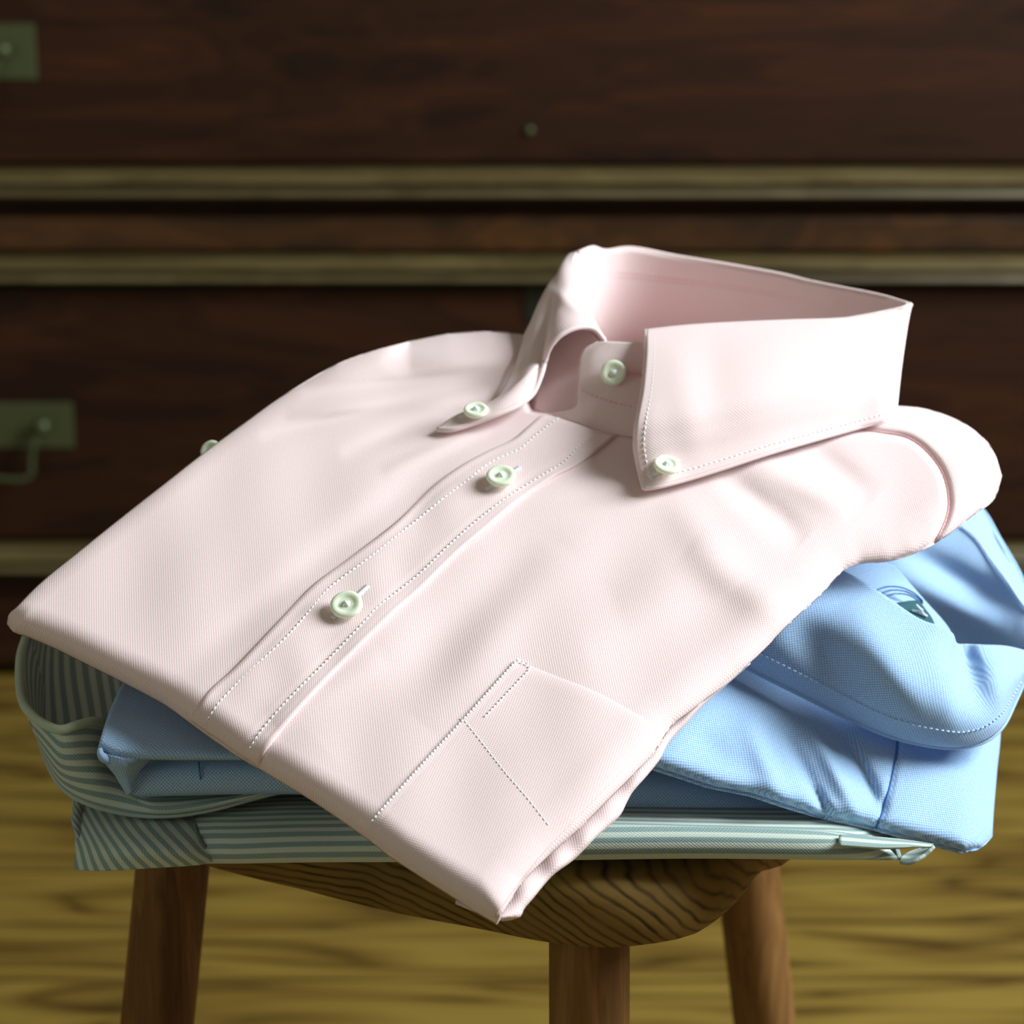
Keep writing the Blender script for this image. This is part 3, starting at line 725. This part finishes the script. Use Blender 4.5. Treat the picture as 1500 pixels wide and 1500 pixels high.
# right front panel with the shoulder
PB_bot = [(860, 1100), (960, 1124), (1040, 1150), (1100, 1162), (1160, 1182), (1220, 1199), (1280, 1212), (1340, 1228), (1385, 1240), (1412, 1247), (1438, 1241), (1454, 1226)]
PB_right = [(1454, 1226), (1456, 1190), (1461, 1130), (1466, 1080), (1470, 1000)]
PB_top = [(1000, 880), (1150, 900), (1300, 930), (1470, 1000)]
PB_left = [(860, 1100), (900, 1020), (950, 940), (1000, 880)]
SEAM_B = [(1316, 1070), (1314, 1090), (1312, 1110), (1304, 1150), (1293, 1190), (1283, 1212)]
pA, pB, pC = PY(960, 1124, .772), PY(1454, 1226, .792), PY(1200, 960, .845)
nb_ = np.cross(pB - pA, pC - pA); nb_ /= np.linalg.norm(nb_)
if nb_[2] < 0: nb_ = -nb_
def blue_pt(x, y, lift=0.0):
    x = np.asarray(x, float); y = np.asarray(y, float)
    h = -np.sqrt((.007 * (1 - rnd(seg_dist(x, y, PB_bot) / 26))) ** 2 + (.010 * (1 - rnd(seg_dist(x, y, PB_right) / 60))) ** 2)
    h = h + ridge(x, y, 1230, 1060, 1296, 1200, 11, -.0034) + ridge(x, y, 1180, 1050, 1262, 1205, 12, .0028) + ridge(x, y, 1150, 1070, 1215, 1200, 10, -.0022) + ridge(x, y, 1090, 1050, 1150, 1180, 16, .0018)
    h = h + ridge(x, y, 1000, 1060, 1120, 1160, 22, -.0012) + ridge(x, y, 1190, 1150, 1220, 1205, 6, -.0016) + ridge(x, y, 1330, 1090, 1420, 1110, 14, -.002) + ripple(x, y, 21, 130, .0006)
    h = h + .004 * np.exp(-(((x - 1340) / 110) ** 2 + ((y - 1120) / 70) ** 2)) - .0014 * np.exp(-(seg_dist(x, y, SEAM_B) / 4) ** 2)
    r = ray(x, y); t = (((pA - CAM) @ nb_) + h + lift) / (r @ nb_)
    return CAM + r * t[..., None]
XB = coons([(*p, 0) for p in PB_bot], [(*p, 0) for p in PB_right], [(*p, 0) for p in PB_top], [(*p, 0) for p in PB_left], 150, 110)
XB = rewarp(XB)
GtB = blue_pt(XB[..., 0], XB[..., 1])
eB = np.minimum.reduce([seg_dist(XB[..., 0], XB[..., 1], s) for s in (PB_bot, PB_right, PB_left, PB_top)])
GbB = GtB - nb_ * (.001 + .005 * rnd(eB / 40))[..., None]
ub = np.cross([0, 0, 1.], nb_); ub /= np.linalg.norm(ub); vb = np.cross(nb_, ub)
closed_sheet('shirt_front', GtB, GbB, M_blue, blue, uv=np.stack([GtB @ (ub * .94 + vb * .34), GtB @ (vb * .94 - ub * .34)], -1).reshape(-1, 2))
sb = curve([(*p, 0) for p in SEAM_B], 60); V, f = tube(blue_pt(sb[:, 0], sb[:, 1], .0005), .0004, 6)
mesh_obj('shoulder_seam', V, f, M_seam_b, blue)

# collar leaf
cb_low = [(1000, 925, .829), (1095, 978, .823), (1180, 1021, .817), (1250, 1056, .812), (1300, 1077, .808), (1350, 1090, .807), (1400, 1095, .809), (1440, 1087, .814), (1468, 1065, .822), (1486, 1030, .838), (1506, 985, .852)]
cb_top = [(1130, 800, .86), (1180, 815, .852), (1236, 836, .842), (1290, 868, .832), (1345, 905, .826), (1380, 918, .826), (1396, 928, .828), (1402, 942, .832), (1415, 943, .836), (1440, 944, .838), (1475, 946, .848), (1512, 955, .866)]
cbl = coons(cb_low, [(1506, 985, .85), (1509, 970, .858), (1512, 955, .866)], cb_top, [(1000, 925, .829), (1060, 860, .84), (1130, 800, .86)], 130, 50)
cx, cy_ = cbl[..., 0], cbl[..., 1]
tv = np.linspace(0, 1, 51)[:, None]
cY = cbl[..., 2] - .012 * np.sin(math.pi * tv ** .8) + ridge(cx, cy_, 1380, 920, 1460, 1060, 24, .006) + ridge(cx, cy_, 1150, 900, 1260, 1020, 34, .005) - ridge(cx, cy_, 1240, 880, 1360, 1060, 30, .003) + ridge(cx, cy_, 1405, 940, 1440, 1000, 16, .002)
GC = PY(cx, cy_, cY)
bcol = sheet('collar', GC, M_blue, blue, solid=.0016, rot=.2)
V, f = tube(PY(*[curve(cb_low, 90)[:, i] for i in range(3)]), .0009, 8); mesh_obj('collar_edge', V, f, M_blue, bcol)
P = curve(GC[7, 8:126], 400); dd = P - CAM; P = P - dd / np.linalg.norm(dd, axis=1, keepdims=True) * .0007
V, f = dashes(P, .0013, .0009, .0003); mesh_obj('stitching', V, f, M_thread_b, bcol)
# back of the collar: inner face with lit roll
bk_top = [(1180, 690, .90), (1300, 700, .92), (1400, 722, .93), (1438, 746, .930), (1462, 786, .925), (1486, 826, .915), (1504, 862, .905), (1540, 920, .89), (1550, 960, .875)]
bk_low = [(1170, 880, .92), (1270, 905, .925), (1350, 930, .922), (1400, 950, .915), (1440, 965, .905), (1470, 970, .897), (1500, 975, .89), (1530, 975, .88), (1548, 972, .875)]
bk = coons(bk_low, [(1548, 972, .873), (1550, 960, .875)], bk_top, [(1170, 880, .885), (1180, 780, .895), (1180, 690, .90)], 100, 50)
bx, by = bk[..., 0], bk[..., 1]
bY = bk[..., 2] + .022 * np.clip((np.linspace(0, 1, 51)[:, None] - .8) / .2, 0, 1) ** 1.3 - .004 * np.sin(math.pi * np.linspace(0, 1, 51))[:, None] - ridge(bx, by, 1300, 830, 1480, 930, 22, .004) + ridge(bx, by, 1320, 800, 1500, 900, 18, .004)
GK = PY(bx, by, bY)
inn = sheet('collar_inner', GK, M_blue, blue, solid=.0016)
c = curve(bk_top, 80); V, f = tube(PY(c[:, 0], c[:, 1] + 2, c[:, 2] + .022), .0012, 10); mesh_obj('collar_roll', V, f, M_blue, inn)
# outer leaf falling behind
r0 = PY(*[curve(bk_top, 60)[:46, i] for i in range(3)]); G = np.array([r0 + np.array([.0 - .004 * t, .024 + .01 * t, -.045 * t]) for t in np.linspace(0, 1, 10)])
sheet('collar_back', G, M_blue, blue, solid=.0016)
sl = curve(GK[40, 48:92], 60); dd = sl - CAM; sl = sl - dd / np.linalg.norm(dd, axis=1, keepdims=True) * .0008
V, f = tube(sl, .0004, 6); mesh_obj('collar_seam', V, f, M_thread_b, inn)
# yoke seen inside the neck, with neck label
yk = coons([(1200, 880, .85), (1300, 915, .848), (1400, 950, .855)], [(1400, 950, .855), (1390, 920, .87), (1352, 876, .88), (1310, 828, .885)], [(1200, 800, .88), (1250, 812, .882), (1310, 828, .885)], [(1200, 880, .85), (1200, 800, .88)], 50, 30)
sheet('yoke', PY(yk[..., 0], yk[..., 1], yk[..., 2]), M_blue, blue, solid=.001)
lb = coons([(1318, 885, .862), (1330, 900, .861), (1352, 914, .860), (1372, 922, .860)], [(1372, 922, .860), (1366, 906, .864), (1356, 892, .868), (1346, 879, .871)], [(1308, 884, .865), (1330, 880, .868), (1346, 879, .871)], [(1318, 885, .862), (1308, 884, .865)], 20, 14)
lab = sheet('neck_label', PY(lb[..., 0], lb[..., 1], lb[..., 2] - .003), M_label, blue, solid=.0006); lab['label'] = 'dark green neck label'
def lab_pt(x, y): return PY(x, y, .8635 - .0006 * np.asarray(x, float) * 0)
parts = []
for pts in ([(1342, 886), (1348, 892), (1354, 902)], [(1335, 894), (1345, 895), (1352, 893)], [(1346, 897), (1352, 899), (1358, 903)]):
    c = curve([(*p, 0) for p in pts], 12); parts.append(tube(PY(c[:, 0], c[:, 1], .860), .00045, 6))
V, f = merge(parts); mesh_obj('label_mark', V, f, M_thread_w, lab)
for k, (o1) in enumerate((0, 7, 14)):
    c = curve([(1276 + o1, 868 + o1 * .6, .872), (1296 + o1, 860 + o1 * .7, .874), (1318 + o1 * .8, 860 + o1 * .8, .876), (1338 + o1 * .5, 868 + o1 * .8, .876), (1352, 880 + o1 * .3, .874)], 40)
    V, f = tube(PY(c[:, 0], c[:, 1], c[:, 2] - .006), .0003, 5); mesh_obj('stitching', V, f, M_seam_b, blue)

# ---------------------------------------------------------------- striped shirt
strp = thing('folded_shirt', (-0.02, 0.88, 0.45), 'green and white striped shirt folded at the bottom of the stack, collar on the left', 'shirt')
s_bot = Yrow([(300, 1262, .772), (345, 1262, .768), (450, 1261, .766), (700, 1260, .766), (1000, 1256, .767), (1200, 1258, .769), (1290, 1260, .772), (1322, 1260, .776)])
s_md = Yrow([(286, 1240, .764), (345, 1240, .760), (450, 1238, .759), (700, 1240, .759), (1000, 1238, .760), (1200, 1240, .762), (1280, 1246, .766), (1312, 1252, .774)])
s_m2 = Yrow([(284, 1205, .776), (345, 1200, .774), (450, 1200, .772), (700, 1210, .766), (1000, 1212, .764), (1200, 1219, .766), (1270, 1232, .768), (1302, 1241, .776)])
s_top = Yrow([(292, 1170, .797), (345, 1168, .797), (450, 1165, .795), (700, 1192, .78), (1000, 1206, .775), (1200, 1214, .776), (1260, 1224, .778), (1300, 1236, .784)])
rows = [s_bot, s_md, s_m2, s_top, back_of(s_top, .84, .453), back_of(s_top, .99, .458), back_of(s_bot, 1.0, .4475), back_of(s_bot, .87, .4465)]
loft('shirt_body', rows, M_stripe, strp, 140, 72)
# shoulder end on the left, its stripes running down
sh = coons([(108, 1274, .768), (150, 1276, .762), (220, 1272, .760), (300, 1266, .764), (322, 1256, .770)], [(322, 1256, .767), (300, 1240, .764), (288, 1215, .772), (284, 1175, .797)],
           [(106, 1160, .805), (150, 1168, .803), (220, 1172, .801), (284, 1175, .797)], [(108, 1274, .768), (110, 1240, .772), (108, 1200, .788), (106, 1160, .805)], 50, 40)
sY = sh[..., 2] - .006 * np.sin(math.pi * np.linspace(0, 1, 41))[:, None] * np.sin(math.pi * np.linspace(0, 1, 51))[None, :]
GS = PY(sh[..., 0], sh[..., 1], sY)
sheet('sleeve', GS, M_stripe, strp, solid=.003, rot=1.2)
Gside = np.array([GS[:, 0] + np.array([-.002 * math.sin(t * 3.1), .05 * t, .008 * t]) for t in np.linspace(0, 1, 14)])[:, :30]
sheet('sleeve_side', Gside, M_stripe, strp, solid=.002, rot=0)
c = GS[4:, -1]; dd = c - CAM; V, f = tube(c - dd / np.linalg.norm(dd, axis=1, keepdims=True) * .0006, .0006, 6); mesh_obj('shoulder_seam', V, f, M_seam_s, strp)
# collar leaf
st_top = [(38, 934, .86), (30, 962, .845), (29, 1000, .825), (34, 1030, .806), (52, 1052, .792), (76, 1066, .782), (92, 1069, .779), (115, 1062, .782), (146, 1058, .790), (168, 1090, .797), (184, 1140, .792), (210, 1160, .784), (330, 1162, .783), (480, 1142, .788)]
st_low = [(60, 1010, .86), (58, 1080, .83), (70, 1120, .80), (92, 1155, .787), (130, 1178, .780), (190, 1193, .778), (250, 1195, .776), (310, 1186, .776), (370, 1170, .777), (420, 1158, .779), (480, 1150, .784)]
sc = coons(st_low, [(480, 1150, .784), (480, 1142, .788)], st_top, [(60, 1010, .86), (38, 934, .86)], 110, 44)
sx_, sy_ = sc[..., 0], sc[..., 1]
bul = .005 * np.sin(math.pi * np.linspace(0, 1, 45) ** .8)[:, None] * np.ones((1, 111))
GSC = PY(sx_, sy_, sc[..., 2] - bul)
scol = sheet('collar', GSC, M_stripe, strp, solid=.0016, rot=0)
V, f = tube(PY(*[curve(st_top, 90)[:, i] for i in range(3)]), .0017, 10)
mesh_obj('collar_roll', V, f, cloth('pale_green_roll', srgb(196, 208, 184), srgb(176, 190, 166)), scol)
c = curve(st_low, 120); V, f = tube(PY(c[:, 0], c[:, 1], c[:, 2]), .0009, 8); mesh_obj('collar_edge', V, f, M_stripe, scol)
# inside of the neck
si = coons([(60, 1090, .83), (120, 1090, .82), (180, 1086, .82), (225, 1080, .83)], [(225, 1080, .83), (225, 1000, .86), (225, 900, .88)], [(38, 930, .862), (80, 905, .89), (160, 890, .90), (225, 900, .88)], [(60, 1090, .83), (42, 1040, .84), (34, 985, .85), (38, 930, .862)], 60, 40)
iY = si[..., 2] + .012 * np.sin(math.pi * np.linspace(0, 1, 61))[None, :]
sheet('collar_inner', PY(si[..., 0], si[..., 1], iY), M_stripe, strp, solid=.0016, rot=-1.35)
# open corner at the right end
q = coons([(1230, 1236, .762), (1290, 1240, .766), (1330, 1239, .770), (1352, 1243, .774)], [(1352, 1243, .774), (1362, 1240, .775), (1368, 1236, .777)],
          [(1230, 1222, .768), (1290, 1226, .772), (1335, 1231, .775), (1368, 1236, .777)], [(1230, 1236, .762), (1230, 1222, .768)], 30, 8)
sheet('folded_corner', PY(q[..., 0], q[..., 1], q[..., 2] - .002), M_stripe, strp, solid=.0012)
q = coons([(1318, 1261, .774), (1330, 1263, .773), (1340, 1259, .773)], [(1340, 1259, .773), (1356, 1250, .775), (1368, 1238, .777)],
          [(1326, 1250, .780), (1340, 1244, .781), (1368, 1238, .777)], [(1318, 1261, .774), (1320, 1255, .777), (1326, 1250, .780)], 16, 12)
sheet('folded_corner', PY(q[..., 0], q[..., 1], q[..., 2] - .002), M_stripe, strp, solid=.0012)
